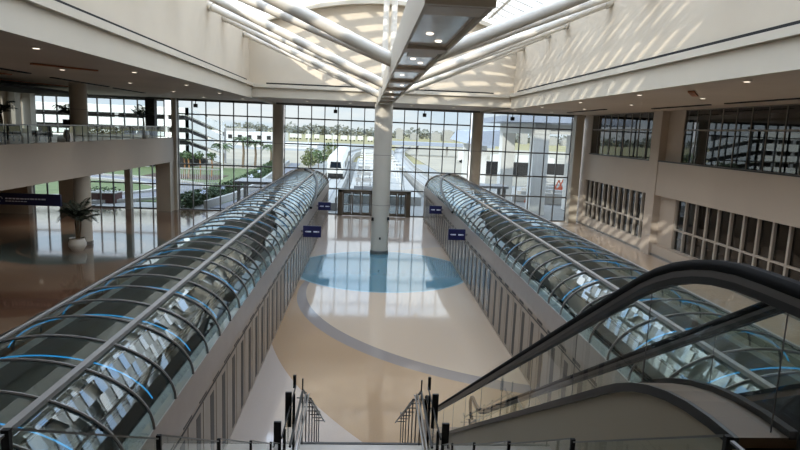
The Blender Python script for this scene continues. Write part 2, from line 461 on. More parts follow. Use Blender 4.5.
# square columns up on the mezzanine against the left wall
for (y, t) in ((53.0, 'nearer'), (55.3, 'farther')):
    tag(MB().box(-30.99,-30.3,y-.5,y+.35,6.46,10.04).build('pilaster','column'), 'beige pilaster between the bright window slots of the mezzanine, the %s one' % t, 'pilaster', kind='thing')
# ground level wall pieces, far left
for (x0,x1,yy,t) in ((-30.98,-28.6,50.5,'broad pale'),(-27.6,-26.4,53.5,'narrow beige')):
    tag(MB().box(x0,x1,yy,yy+.6,0,4.45).build('partition','wall2'), '%s wall partition under the mezzanine at far left' % t, 'partition', kind='thing')

# ------------------------------------------------------------------ right wall, two storeys
XR = 19.25
rw = MB()
rw.box(XR,XR+.5,40.6,GY,4.25,6.6); rw.box(XR-.15,XR+.5,-7,40.6,4.25,6.6)      # spandrels
rw.box(XR,XR+.5,-7,GY,0,.8)                           # plinth
rw.box(XR,XR+.5,54.4,GY,.8,4.25); rw.box(XR,XR+.5,53.9,GY,6.6,10.05)
rw.box(XR+.3,XR+.6,38.55,40.6,.8,4.25); rw.box(XR+.3,XR+.6,38.55,40.6,6.6,10.05)
rw.box(XR+.3,XR+.6,-7,6,.8,4.25); rw.box(XR+.3,XR+.6,-7,6,6.6,10.05)
struct(rw.build('wall_right','spandrel'))
struct(MB().box(XR-.2,XR+.6,40.6,41.9,0,10.05).build('trim_13','spandrel'))
struct(MB().box(XR-.2,XR,6,40.6,6.58,6.65).box(XR-.1,XR,41.9,53.9,6.56,6.64).build('trim_14','dkmetal'))
struct(MB().box(XR-.06,XR,-7,40.6,0,.16).box(XR-.06,XR,41.9,GY,0,.16).build('baseboard_right','metal'))
def side_window(n, y0, y1, z0, z1, tr, sp, mw_, mat, X0):
    dp_ = .22 if mw_ > .1 else .11
    m = MB(); nb = round((y1-y0)/sp); st = (y1-y0)/nb
    for k in range(nb+1):
        y = y0+k*st; m.box(X0+.05,X0+dp_,y-mw_/2,y+mw_/2,z0,z1)
    m.box(X0+.04,X0+.2,y0,y1,tr-.05,tr+.05); m.box(X0+.06,X0+.2,y0,y1,z0,z0+.05); m.box(X0+.06,X0+.2,y0,y1,z1-.05,z1)
    o = struct(m.build('window_%d' % n, mat))
    MB().quad((X0+dp_-.02,y0,z0),(X0+dp_-.02,y1,z0),(X0+dp_-.02,y1,z1),(X0+dp_-.02,y0,z1)).build('glass','gl_dark',o)
side_window(7, 41.9, 54.4, .8, 4.25, 2.15, 1.08, .15, 'sidemull', XR)
side_window(8, 6, 38.55, .8, 4.25, 2.18, 1.2, .15, 'sidemull', XR+.3)
side_window(9, 41.9, 53.9, 6.6, 10.03, 8.75, 1.35, .05, 'purlin', XR)
side_window(10, 6, 38.55, 6.6, 10.03, 8.75, 1.35, .05, 'purlin', XR+.3)
# dim rooms behind the tinted windows
rm = MB(); rm.box(25,25.3,-7,GY,0,10.3); rm.box(XR+.5,25,-7,GY,-.2,0); rm.box(XR+.5,25,-7,GY,4.6,6.3); rm.box(XR+.5,25,-7,GY,10.05,10.3); rm.box(XR+.5,25,GY-.3,GY,0,10.3); rm.box(XR+.5,25,-7.4,-7,0,10.3)
struct(rm.build('wall_room_behind','dkint'))

# ------------------------------------------------------------------ ceiling slots and fittings
def slot(x, y0, y1, lab):
    tag(MB().box(x-.11,x+.11,y0,y1,10.0,10.06).build('ceiling_slot','black'), lab, 'air slot')
for i,(x,y0,y1) in enumerate(((-17.6,26,31),(-17.8,33.5,40.5),(-18,42,47.5))):
    slot(x,y0,y1,'long black air slot in the left ceiling, %s from the viewer' % ORD[i])
for i,(x,y0,y1) in enumerate(((17.3,15,30.5),(17.3,32,38.5),(15.6,42,50))):
    slot(x,y0,y1,'long black air slot in the right ceiling, %s from the viewer' % ORD[i])
def copper(x, y, l, lab, ang=0):
    o = MB().bar((x-l/2*math.cos(ang),y-l/2*math.sin(ang),10.0),(x+l/2*math.cos(ang),y+l/2*math.sin(ang),10.0),.25,.06).build('wood_slat','copper')
    tag(o, lab, 'ceiling slat')
copper(-13.5,26,2.6,'copper wood slat on the left ceiling nearest the atrium edge',.9)
copper(-19.6,31,2.5,'copper wood slat on the left ceiling above the mezzanine, at far left',1.2)
copper(-22.3,38,3.4,'copper wood slat hanging over the mezzanine palms, left of the round column',1.3)
copper(-21.4,41,3.0,'copper wood slat over the mezzanine just left of the round column',1.3)
copper(12.5,25.0,2.4,'copper wood slat on the right ceiling near the fascia',1.0)
tag(MB().box(-26.5,-21.5,33,46,9.6,9.75).build('ceiling_raft','dkint'), 'dark brown ceiling raft hung above the mezzanine at left', 'ceiling raft')
def downlight(x, y, z, lab, grp):
    o = thing('downlight',(x,y,z),lab,'downlight',grp)
    MB().lathe([(.11,-.03),(.15,-.02),(.15,.02)],(x,y,z),16).build('trim_ring','white',o)
    MB().lathe([(.001,-.035),(.1,-.035)],(x,y,z),16).build('lens','lamp',o)
    l = bpy.data.lights.new('downlight_lamp','SPOT'); l.energy = 300 if x > 0 else 270; l.color = (1,.95,.89); l.spot_size = 2.3; l.spot_blend = 1; l.shadow_soft_size = .1
    lo = bpy.data.objects.new('downlight_lamp',l); COL.objects.link(lo); lo.parent = o; lo.location = (0,0,-.06)
for sx, nm in ((-1,'left'),(1,'right')):
    for ri,(x,row) in enumerate(((11.2,'atrium-side row'),(14.4,'wall-side row'))):
        for i,y in enumerate((19.4,27.2,34.8,42.5,50.2)):
            downlight(sx*x, y+(ri*.4), 10.04, 'downlight in %s ceiling, %s from viewer, %s' % (nm, ORD[i], row), 'downlights in the side ceilings')
for i,(x,y) in enumerate(((-21.5,32),(-25.5,34),(-21.5,44),(-25.5,46))):  # added lamps that brighten the dark floor below the slab
    downlight(x, y, 4.49, 'added fill downlight under the mezzanine, %s from the viewer' % ORD[i], 'added fill downlights under the mezzanine')
for i,x in enumerate((-6,-2.5,2.5,6)):
    downlight(x, 50, 10.04, 'small round downlight in the ceiling strip before the glass wall, %s from left' % ORD[i], 'downlights before the glass wall')
# black speakers hung at the facade head
for i,(x) in enumerate((-17.3+.9,-3.95,4.15,12.3)):
    o = thing('speaker',(x,55.6,9.86),'small black speaker hanging at the top of the glass wall, %s from left' % ORD[i],'speaker','speakers along the top of the glass wall')
    MB().box(x-.16,x+.16,55.4,55.7,9.3,9.62).build('cabinet','dkmetal',o); MB().box(x-.03,x+.03,55.52,55.58,9.62,9.95).build('bracket','dkmetal',o)

# ------------------------------------------------------------------ central spine and roof struts
spine = thing('roof_spine',(0,8,9.56),'long white box beam hung under the skylight, running to the middle column','beam')
sm = MB()
for s in (-.47,.36): sm.box(s,s+.05,7.8,44.0,9.56,10.35)
sm.box(-.475,.415,7.7,7.79,9.555,10.355); sm.box(-.42,.36,7.9,44.0,10.25,10.35)
sm.build('side_panel','fascia',spine)
MB().box(-.42,.36,7.9,44.0,9.64,9.68).build('soffit_panel','mirror',spine)
y = 7.92; k = 0
while y < 43:
    MB().box(-.42,.36,y,y+.5+.012*y,9.575,9.66).build('cross_frame','brownframe',spine)
    y += 4.1; k += 1
for i,yy in enumerate((10.5,11.3,14.2,15.0,18.4,22.6,26.8,30.5)):
    MB().lathe([(.001,-.02),(.05,-.02),(.07,0),(.07,.02)],(.12 if i%2 else -.12,yy,9.64),16).build('spot_lamp','lamp',spine)
ss = MB().box(-.3,.3,12.6,13.5,9.60,9.645)
ss.build('speaker_grille','brownframe',spine)
sp2 = MB()
for yy in (12.4,16.6,21,25): sp2.box(-.03,.03,yy-.03,yy+.03,9.59,9.64)
sp2.build('sensor','dkmetal',spine)
# twin white masts over the column
for i,(x,t) in enumerate(((-.03,'left'),(.5,'right'))):
    tag(MB().tube([(x,41.5,10.35),(x,41.5,arch_z(x)+.4)],.2,14).build('mast','strut',smooth=True), 'upright white mast rising from the beam to the skylight, %s of the two' % t, 'mast')
for sx, nm in ((-1,'left'),(1,'right')):
    for i, yn in enumerate((18.5,28.0,37.0)):
        for j, dy in enumerate((-.9,5.0)):
            a, b = Vector((-.44 if sx < 0 else .39,yn+j*.25,10.08)), Vector((sx*9.52,yn+dy,14.0))
            o = thing('roof_strut',a,'white roof strut, %s side, %s pair from the viewer, %s of the pair' % (nm, ORD[i], 'nearer' if j==0 else 'farther'),'strut','white struts under the skylight')
            MB().tube([a,b],.19,16).build('tube','strut',o,smooth=True)
            d = (b-a).normalized()
            MB().tube([b-d*.35,b-d*.02],.24,16).build('end_collar','strut',o,smooth=True)

# ------------------------------------------------------------------ glass tunnels
TC, TA, TB, TZ = 6.4, 2.0, 1.12, 3.12
def tunnel(sx, label):
    t = thing('glass_tunnel',(sx*TC,30,0),label,'tunnel','glass roofed escalator tunnels')
    Y0, Y1 = 3.6, 53.6
    def E(th, a=TA, b=TB): return (sx*(TC-a*math.cos(th)), TZ+b*math.sin(th))   # th 0 = inner edge
    # walls inner and outer
    ni = MB(); xi = sx*4.4
    ni.box(xi,xi+sx*.22,Y0,Y1+1.5,0,2.42)
    wall = ni.build('wall_panel','panel',t)
    dk = MB(); n = int((Y1-Y0)/1.1)
    pil = MB()
    for k in range(n):
        y = Y0+.3+k*1.1
        dk.box(xi-sx*.006,xi+sx*.05,y,y+.3,.12,2.05)
        dk.box(xi-sx*.006,xi+sx*.05,y+.24,y+.78,2.27,2.36)
        pil.box(xi-sx*.012,xi,y+.5,y+.56,0,2.2)
    dk.build('dark_slot','darkslot',wall)
    pil.build('fin','panel',wall)
    gp = MB()
    for k in range(19,n):
        y = Y0+.3+k*1.1; gp.box(xi-sx*.004,xi+sx*.03,y+.3,y+.78,.3,2.15)
    gp.build('glass_pane','gl_train',wall)
    MB().box(xi-sx*.012,xi+sx*.05,Y0,Y1+1.5,2.2,2.24).build('groove','darkslot',wall)
    MB().prism([(xi-sx*.06,2.42),(xi-sx*.06,2.55),(xi+sx*.02,3.06),(xi+sx*.3,3.12),(xi+sx*.3,2.42)],'y',Y0,Y1+1.5).build('sill_band','band',t)
    xo = sx*8.4
    MB().box(xo-sx*.22,xo,Y0,Y1+1.5,0,2.69).build('outer_wall','panel',t)
    MB().prism([(xo+sx*.06,2.7),(xo-sx*.05,3.12),(xo-sx*.3,3.12),(xo-sx*.3,2.7)],'y',Y0,Y1+1.5).build('sill_band','band',t)
    # glass shell
    N = 20; g = MB()
    for k in range(N):
        p, q = E(PI*k/N), E(PI*(k+1)/N)
        g.quad((p[0],Y0,p[1]),(q[0],Y0,q[1]),(q[0],Y1,q[1]),(p[0],Y1,p[1]))
    g.build('glass_shell','gl_tun',t,smooth=True)
    # ribs
    rb = MB()
    rb.sweep_pts = [ (E(PI*k/28, TA+.015, TB+.015)[0], Y0, E(PI*k/28, TA+.015, TB+.015)[1]) for k in range(29)]
    rb.tube(rb.sweep_pts,.024,6)
    y = Y0+1.18; first = None
    base = rb.build('rib','rib',t,smooth=True)
    c0 = base.location.copy()
    nr = int((Y1-y)/1.1)
    base.location = c0+Vector((0,1.18,0))
    for k in range(1,nr+1): copy_part(base,t,(0,1.1*k,0))
    # light arcs inside
    la = MB().tube([(E(PI*k/24,1.86,.98)[0],Y0,E(PI*k/24,1.86,.98)[1]) for k in range(2,23)],.011,6)
    lb = la.build('light_arc','blue',t); lb.location = lb.location+Vector((0,1.18+.55+.02,0))
    for k in range(1,int((Y1-Y0)/2.2)): copy_part(lb,t,(0,2.2*k,0))
    # purlins
    for th, r in ((math.acos((TC-5.48)/TA),.055),(PI-math.acos((TC-5.48)/TA),.03)):
        p = E(th,TA+.05,TB+.05)
        MB().bar((p[0],Y0,p[1]),(p[0],Y1,p[1]),r*2,r*1.4).build('purlin','purlin',t)
    # slanted end arch, thick, and closing rim
    pts = []
    for k in range(25):
        u = k/24; th = PI/2*(1-u)
        p = E(th,TA+.05,TB+.05); pts.append((p[0],Y1-.4-(Y1-37)*u**1.6,p[1]))
    MB().tube(pts,.085,8).build('slanted_arch','dkmetal',t,smooth=True)
    MB().tube([(E(PI*k/24,TA+.03,TB+.03)[0],Y1,E(PI*k/24,TA+.03,TB+.03)[1]) for k in range(25)],.08,8).build('end_rim','rib',t,smooth=True)
    fg = MB()
    for k in range(1,10):
        th = PI/2*k/10; p = E(th,TA+.02,TB+.02); ys = Y1-.4-(Y1-37)*(1-k/10)**1.6
        fg.bar((p[0],ys,p[1]),(p[0],Y1,p[1]),.025,.02)
    fg.build('fine_grid','purlin',t)
    # inside : walkway with balustrades and tracks
    fl = MB().box(sx*4.62,sx*8.18,Y0,Y1,.0,.9); fl.build('walkway_floor','dkint',t)
    for xx in (5.3,6.3,6.5,7.5):
        MB().box(sx*xx-.03,sx*xx+.03,Y0,Y1-2,.9,1.75).build('balustrade','metal',t)
        MB().tube([(sx*xx,Y0,1.8),(sx*xx,Y1-2,1.8)],.05,8).build('handrail','rubber',t)
    return t
tunnel(-1,'long barrel vaulted glass tunnel on the left side of the hall with blue light arcs')
tunnel(1,'long barrel vaulted glass tunnel on the right side, partly behind the escalator')

# wall signs on tunnel brackets
def wall_sign(x0, x1, y, z0, z1, xw, lab):
    o = thing('wall_sign',((x0+x1)/2,y,z0),lab,'sign','navy signs on the tunnel walls')
    MB().box(x0,x1,y-.05,y+.05,z0,z1).build('panel','navy',o)
    MB().bar((xw,y,(z0+z1)/2),((x0 if abs(x0)>abs(x1) else x1),y,(z0+z1)/2),.05,.12).build('bracket','metal',o)
    w = x1-x0; h = z1-z0; m = MB()
    zc = (z0+z1)/2-.02*h
    m.box(x0+.22*w,x0+.44*w,y-.056,y-.05,zc-.05*h,zc+.07*h)
    m.prism([(x0+.1*w,zc+.01*h),(x0+.2*w,zc+.09*h),(x0+.2*w,zc-.07*h)],'y',y-.056,y-.05)
    m.box(x0+.58*w,x0+.8*w,y-.056,y-.05,zc-.05*h,zc+.07*h)
    m.prism([(x0+.92*w,zc+.01*h),(x0+.82*w,zc+.09*h),(x0+.82*w,zc-.07*h)],'y',y-.056,y-.05)
    m.build('lettering','signwhite',o)
wall_sign(-4.25,-3.32,31,2.33,2.92,-4.4,'navy sign bracketed to the left tunnel wall, nearer of its two')
wall_sign(-4.25,-3.4,41,2.4,2.95,-4.4,'navy sign bracketed to the left tunnel wall, the far one by the doors')
wall_sign(3.35,4.25,31,2.4,2.98,4.4,'navy sign bracketed to the right tunnel wall, nearer of its two')
wall_sign(3.4,4.25,41,2.4,2.95,4.4,'navy sign bracketed to the right tunnel wall, the far one by the doors')

# long hanging sign under mezzanine
hs = thing('hanging_sign',(-21.3,36,3.1),'long navy sign with white lettering hanging below the mezzanine at far left','sign')
MB().box(-24.6,-18.85,35.92,36.08,2.82,3.5).build('panel','navy',hs)
for x in (-23.5,-19.6): MB().bar((x,36,3.5),(x,36,4.5),.05,.05).build('hanger','dkmetal',hs)
hl = MB()
hl.tube([(-22.25+.14*math.cos(a),35.9,3.15+.14*math.sin(a)) for a in [2*PI*k/14 for k in range(12)]],.022,5)
x = -21.95
random.seed(3)
while x < -19.7:
    w_ = random.uniform(.1,.24); hl.box(x,x+w_,35.905,35.92,3.15,3.23); x += w_+.05
x = -21.95
while x < -20.9:
    w_ = random.uniform(.08,.18); hl.box(x,x+w_,35.905,35.92,3.01,3.06); x += w_+.04
hl.build('lettering','signwhite',hs)

# ------------------------------------------------------------------ plants
def frond(mb, base, az, length, rise, droop, nl=13, leaf=.32, wid=.05):
    pts = []
    for k in range(nl+1):
        u = k/nl; r = length*u*(1-.12*u); z = rise*u*2-(rise+droop)*u*u*1.25
        pts.append(Vector((base[0]+r*math.cos(az), base[1]+r*math.sin(az), base[2]+z)))
    mb.tube(pts[::2],.012,4,rs=[.02-.015*i/max(1,len(pts[::2])-1) for i in range(len(pts[::2]))])
    side = Vector((-math.sin(az), math.cos(az), 0))
    for k in range(2,nl+1):
        p = pts[k]; d = (pts[k]-pts[k-1]).normalized(); L = leaf*math.sin(PI*(.15+.8*k/nl))
        for s_ in (-1,1):
            tip = p+side*(s_*L)+d*(L*.6)+Vector((0,0,-L*.25)); nrm = d*(wid)
            mb.add([p-nrm*.5,p+side*(s_*L*.5)+d*L*.3-nrm*.6,tip,p+side*(s_*L*.5)+d*L*.3+nrm*.9],[(0,1,2,3)])
def palm(x, y, z, h, crown, lab, cat, mats=('leaf','bark'), n=14, trunk=.14, group=None, pot=None, stems=1):
    o = thing('potted_palm' if pot else 'palm_tree',(x,y,z),lab,cat,group)
    zb = z
    if pot:
        pr, ph = pot
        MB().lathe([(pr*.62,0),(pr*.98,ph*.35),(pr,ph*.6),(pr*.8,ph*.92),(pr*.88,ph),(pr*.78,ph),(pr*.75,ph*.9)],(x,y,z),26).build('pot','pot',o,smooth=True)
        MB().lathe([(.001,ph*.9),(pr*.76,ph*.9)],(x,y,z),20).build('soil','soil',o)
        zb = z+ph*.9
    for s_ in range(stems):
        ox, oy = (random.uniform(-.15,.15), random.uniform(-.15,.15)) if stems > 1 else (0,0)
        hh = h*random.uniform(.7,1.1) if stems > 1 else h
        top = (x+ox*2,y+oy*2,zb+hh)
        MB().tube([(x+ox,y+oy,zb-.02),(x+ox*1.4+.03*hh,y+oy*1.4,zb+hh*.55),top],trunk,8,rs=[trunk*1.15,trunk,trunk*.8]).build('trunk',mats[1],o,smooth=True)
        m = MB(); nn = n//stems
        for k in range(nn):
            frond(m,top,2*PI*k/nn+random.uniform(-.2,.2),crown*random.uniform(.8,1.1),crown*(random.uniform(.35,.95) if pot else random.uniform(.15,.55)),crown*(random.uniform(-.3,.35) if pot else random.uniform(.0,.6)),leaf=crown*.28,wid=crown*.05)
        m.build('fronds',mats[0],o)
    return o
palm(-18.45,36.9,0,1.25,1.25,'dark palm in a white round pot beside the beige column under the mezzanine','potted palm',('leafdark','bark'),30,.05,None,(.5,.78),3)
palm(-21.2,42.5,6.45,1.0,1.15,'tall dark palm on the mezzanine just left of the round column','palm',('leafdark','bark'),18,.07,'palms on the mezzanine',(.45,.7))
palm(-23.3,38.3,6.45,.95,1.15,'broad dark palm on the mezzanine at the far left edge','palm',('leafdark','bark'),12,.09,'palms on the mezzanine',(.5,.7))
palm(-20.2,53.3,6.45,1.1,1.1,'dark palm on the mezzanine at its far end by the glass wall','palm',('leafdark','bark'),18,.08,'palms on the mezzanine',(.45,.7))
tag(MB().box(-20.6,-19.8,54.9,55.6,6.46,9.9).build('partition','dkint'),'dark upright panel behind the palm at the far end of the mezzanine','panel',kind='thing')
# planter hedge on the mezzanine
pl = thing('planter_box',(-20.4,48,6.45),'long planter box of low green plants behind the mezzanine glass rail','planter')
MB().box(-20.9,-20.0,43,52.3,6.45,6.9).build('box','pot',pl)
MB().box(-20.85,-20.05,43.05,52.25,6.88,6.92).build('soil','soil',pl)
m = MB()
for k in range(22): m.leaves((-20.45,43.3+k*.41,7.05),(.4,.3,.3),26,.12)
m.build('plants','leaf2',pl)
# information screen on stand
sc = thing('screen_stand',(-20.3,40.6,6.45),'black screen on a thin stand on the mezzanine right of the round column','screen')
MB().box(-20.75,-19.95,40.55,40.68,7.35,7.85).build('screen','black',sc); MB().bar((-20.35,40.62,6.47),(-20.35,40.62,7.35),.08,.08).build('pole','dkmetal',sc); MB().box(-20.6,-20.1,40.4,40.85,6.45,6.48).build('base','dkmetal',sc)
# dark lounge chairs behind rail
def chair(x, y, z, lab, a=0):
    o = thing('lounge_chair',(x,y,z),lab,'chair','lounge chairs on the mezzanine')
    MB().box(x-.38,x+.38,y-.36,y+.36,z+.3,z+.45).build('seat','dkint',o)
    MB().box(x-.38,x+.38,y+.28,y+.4,z+.45,z+.95).build('backrest','dkint',o)
    for sx in (-1,1):
        MB().box(x+sx*.36,x+sx*.44,y-.36,y+.36,z+.3,z+.66).build('armrest','dkint',o)
        for sy in (-1,1): MB().box(x+sx*.34-.03,x+sx*.34+.03,y+sy*.3-.03,y+sy*.3+.03,z,z+.3).build('leg','dkmetal',o)
for i,(x,y) in enumerate(((-22.9,34.3),(-21.7,34.6),(-22.4,37.6),(-20.9,38.3))):
    chair(x,y,6.45,'dark lounge chair behind the mezzanine rail, %s from left' % ORD[i])

# ------------------------------------------------------------------ escalator
es = thing('escalator',(1.35,8,0),'escalator with glass sides and black handrails climbing on the right of the stairs','escalator')
SL = .583
def arc_path(x, ztop, y_end, y_start, zlow, yt=3.27, blend=.62):
    # flat upper part to y=yt, incline, flat lower part; smooth bends
    pts = []
    yb = yt+(ztop-zlow)/SL
    def z_at(y):
        if y <= yt-blend: return ztop
        if y >= yb+blend: return zlow
        if abs(y-yt) < blend:
            u = (y-yt+blend)/(2*blend); return ztop-SL*2*blend*u*u/2
        if abs(y-yb) < blend:
            u = (yb+blend-y)/(2*blend); return zlow+SL*2*blend*u*u/2
        return ztop-SL*(y-yt)
    y = y_start
    while y <= y_end+1e-6:
        pts.append((x,y,z_at(y))); y += .2
    return pts, z_at
YE0, YE1 = 1.2, 15.2
hp, hz = arc_path(.73, 7.42, YE1, YE0, .95)
_, dz = arc_path(.73, 6.71, YE1, YE0, .28, 3.14)
for xh in (.73, 1.97):
    out = 1 if xh > 1.3 else -1
    # handrail profile on its grey guide
    prof = [(-.036,-.036),(-.046,-.018),(-.042,.004),(-.024,.02),(.024,.02),(.042,.004),(.046,-.018),(.036,-.036)]
    hpath = [(xh,p[1],p[2]-.02) for p in hp]
    # newel returns
    zt = hpath[0][2]; nw = [(xh,YE0-.32*math.sin(a),zt-.32+.32*math.cos(a)) for a in [PI*k/10 for k in range(10,0,-1)]]
    zb = hpath[-1][2]; nb = [(xh,hpath[-1][1]+.3*math.sin(a),zb-.3+.3*math.cos(a)) for a in [PI*k/10 for k in range(1,11)]]
    MB().sweep(nw+hpath+nb,prof).build('handrail','rubber',es,smooth=True)
    MB().sweep([(xh,p[1],p[2]-.075) for p in hp],[(-.032,-.02),(-.032,.02),(.032,.02),(.032,-.02)]).build('handrail_guide','guide',es,smooth=True)
    MB().sweep([(xh,p[1],p[2]-.115) for p in hp],[(-.028,-.022),(-.028,.022),(.028,.022),(.028,-.022)]).build('guide_gasket','dkmetal',es,smooth=True)
    # glass panels between deck and guide
    ys = [YE0+.15]+[2.45+k*1.22 for k in range(12)]
    for a, b in zip(ys[:-1],ys[1:]):
        gm = MB(); n = 6
        for k in range(n):
            y0 = a+.008+(b-a-.016)*k/n; y1 = a+.008+(b-a-.016)*(k+1)/n
            gm.quad((xh,y0,dz(y0)),(xh,y1,dz(y1)),(xh,y1,hz(y1)-.13),(xh,y0,hz(y0)-.13))
        gm.build('glass_panel','gl_rail',es)
    # joints
    for yv in ys[1:-1]: MB().bar((xh,yv,dz(yv)),(xh,yv,hz(yv)-.13),.005,.004).build('glass_joint','mull',es)
    xa, xb = (xh-.18,xh+.09) if out < 0 else (xh-.09,xh+.18)
    dp = [(0,p[1],dz(p[1])) for p in hp if p[1] >= 2.35]
    dk = MB()
    for i in range(len(dp)-1):
        (_,y0,z0),(_,y1,z1) = dp[i],dp[i+1]
        dk.add([(xa,y0,z0),(xb,y0,z0),(xb,y1,z1),(xa,y1,z1),(xa,y0,z0-.05),(xb,y0,z0-.05),(xb,y1,z1-.05),(xa,y1,z1-.05)],
               [(0,1,2,3),(7,6,5,4),(0,4,5,1),(2,6,7,3),(1,5,6,2),(3,7,4,0)])
    dk.build('deck_plate','deck',es)
    # inner glass seal
    MB().sweep([((xh+.07*(-out)),p[1],p[2]+.012) for p in dp],[(-.02,-.02),(-.02,.02),(.02,.02),(.02,-.02)]).build('deck_seal','black',es)
    # outer cladding
    xo = xa if out < 0 else xb
    cl = MB(); n = len(dp)
    for i in range(n-1):
        (_,y0,z0),(_,y1,z1) = dp[i],dp[i+1]
        b0, b1 = max(.02,z0-1.3), max(.02,z1-1.3)
        cl.add([(xo,y0,b0),(xo,y1,b1),(xo,y1,z1-.05),(xo,y0,z0-.05),(xo-.02*out,y0,b0),(xo-.02*out,y1,b1),(xo-.02*out,y1,z1-.05),(xo-.02*out,y0,z0-.05)],
               [(0,1,2,3),(7,6,5,4),(0,4,5,1),(3,2,6,7)])
    cl.build('outer_cladding','clad',es)
    MB().sweep([(xo+.012*out,p[1],p[2]-.025) for p in dp],[(-.012,-.03),(-.012,.024),(.012,.024),(.012,-.03)]).build('edge_trim','dkmetal',es)
    # inner skirt
    xi = xb if out < 0 else xa
    sk_ = MB()
    for i in range(n-1):
        (_,y0,z0),(_,y1,z1) = dp[i],dp[i+1]
        sk_.add([(xi,y0,z0-.5),(xi,y1,z1-.5),(xi,y1,z1-.05),(xi,y0,z0-.05)],[(0,1,2,3)])
    sk_.build('skirt','dkmetal',es)
# steps
_, sz = arc_path(0, 6.2, YE1, YE0, .06, 3.0)
st = MB(); y = 2.4
while y < 14.9:
    z = sz(y+.2); st.box(.83,1.87,y,y+.4,z-.22,z); y += .4
st.build('step_band','grate',es)
MB().box(.83,1.87,.9,2.4,6.1,6.21).build('comb_plate','grate',es)
# soffit of the truss
so = MB(); dp = [(p[1],dz(p[1])) for p in hp if p[1] >= 2.35]
for i in range(len(dp)-1):
    (y0,z0),(y1,z1) = dp[i],dp[i+1]
    so.quad((.55,y0,max(.03,z0-1.3)),(2.15,y0,max(.03,z0-1.3)),(2.15,y1,max(.03,z1-1.3)),(.55,y1,max(.03,z1-1.3)))
so.build('truss_soffit','clad',es)
MB().box(.55,.82,2.3,2.36,5.5,6.66).build('end_panel','black',es)

# ------------------------------------------------------------------ landing and stairs
struct(MB().box(-9.0,9.0,-7,1.0,5.6,6.1).box(-9.0,-2.3,1.0,1.9,5.6,6.1).box(-2.3,.5,1.0,1.9,5.6,6.1).box(2.2,9.0,1.0,1.9,5.6,6.1).build('floor_landing','pave'))
XL, XRt = -2.15, .0
stair = thing('staircase',(-1.1,8,0),'straight staircase with glass sides dropping from the landing to the hall floor','stairs')
m = MB()
for k in range(21):
    y = 1.9+.298*k; z = 6.1-.1676*(k+1); m.box(XL,XRt,y,y+.31,z-.2,z)
m.build('upper_flight','stone',stair)
MB().box(XL,XRt,8.15,9.75,2.33,2.58).build('mid_landing','stone',stair)
MB().box(XL,XRt,9.72,9.78,2.52,2.592).build('nosing','dkmetal',stair)
m = MB()
for k in range(15):
    y = 9.75+.28*k; z = 2.58-.172*(k+1); m.box(XL,XRt,y,y+.29,max(0,z-.2),max(.02,z))
m.build('lower_flight','stone',stair)
for x in (XL-.02,XRt+.02):
    MB().sweep([(x,1.9,5.72),(x,8.15,2.2),(x,9.75,2.2),(x,13.9,.14)],[(-.015,-.14),(-.015,.14),(.015,.14),(.015,-.14)]).build('stringer','metal',stair)
for sx, x, nm in ((-1,XL-.06,'left'),(1,XRt+.06,'right')):
    gb = thing('glass_balustrade',(x,4.8,4),'glass balustrade with dark posts along the %s side of the upper stairs' % nm,'balustrade','stair balustrades')
    yp = [.45,1.76,3.07,4.38,5.69,7.0,8.2]
    def top(y): return 7.05 if y < 1.8 else 7.05-.5625*(y-1.78)
    def bot(y): return 6.11 if y < 1.8 else 5.95-.5625*(y-1.9)
    for a, b in zip(yp[:-1],yp[1:]):
        g = MB(); g.quad((x,a+.02,bot(a)),(x,b-.02,bot(b)),(x,b-.02,top(b)),(x,a+.02,top(a)))
        p_ = g.build('glass_panel','gl_rail',gb)
        MB().bar((x,a+.02,top(a)),(x,b-.02,top(b)),.014,.008).build('glass_edge','mull',p_)
    for a in yp[1:-1]:
        MB().box(x-.012,x+.012,a-.009,a+.009,bot(a)-.1,top(a)+.01).build('post','black',gb)
    g = MB(); g.quad((x,8.2,2.6),(x,9.72,2.6),(x,9.72,3.62),(x,8.2,3.62))
    p_ = g.build('landing_panel','gl_rail',gb)
    MB().bar((x,8.0,3.63),(x,9.75,3.63),.016,.03).build('glass_edge','black',p_)
    for (yy,z0,z1,w_) in ((7.8,3.2,3.98,.05),(9.0,3.28,3.86,.05),(9.85,3.55,3.78,.025)):
        MB().box(x-w_+sx*.03,x+w_+sx*.03,yy-.02,yy+.02,z0,z1).build('end_plate','black',gb)
    for yy in (8.3,9.5): MB().box(x-.02,x+.02,yy-.02,yy+.02,2.45,3.6).build('post','black',gb)
    # metal railing from mid landing down
    rl = thing('stair_railing',(x,12,1),'thin metal post railing along the %s side of the lower stairs' % nm,'railing','lower stair railings')
    xr = x-sx*.12
    def rz(y): return 3.56 if y <= 9.75 else 3.56-.615*(y-9.75)
    MB().tube([(xr,8.0,3.5),(xr,9.75,3.56),(xr,13.9,rz(13.9)),(xr,14.1,rz(13.9))],.02,8).build('handrail','dkmetal',rl,smooth=True)
    for k in (.05,.1):
        MB().tube([(xr-sx*k,7.9,3.36),(xr-sx*k,9.75,3.48),(xr-sx*k,9.85,3.44)],.016,8).build('landing_rail','metal',rl,smooth=True)
    xr2 = xr-sx*.14
    MB().tube([(xr2,9.75,3.4),(xr2,13.9,rz(13.9)-.16)],.016,8).build('lower_rail','dkmetal',rl,smooth=True)
    yy = 9.72; k = 0
    while yy < 14.0:
        zb = 2.58 if yy < 9.75 else max(.02, 2.58-.172*(int((yy-9.75)/.28)+1))
        MB().tube([(xr,yy,zb),(xr,yy,rz(yy)+(.22 if k == 0 else .06))],.013,6).build('post','dkmetal',rl)
        MB().bar((xr+sx*.1,yy,rz(yy)-.13),(xr2,yy,rz(yy)-.13),.016,.016).build('bracket','dkmetal',rl)
        yy += .7; k += 1

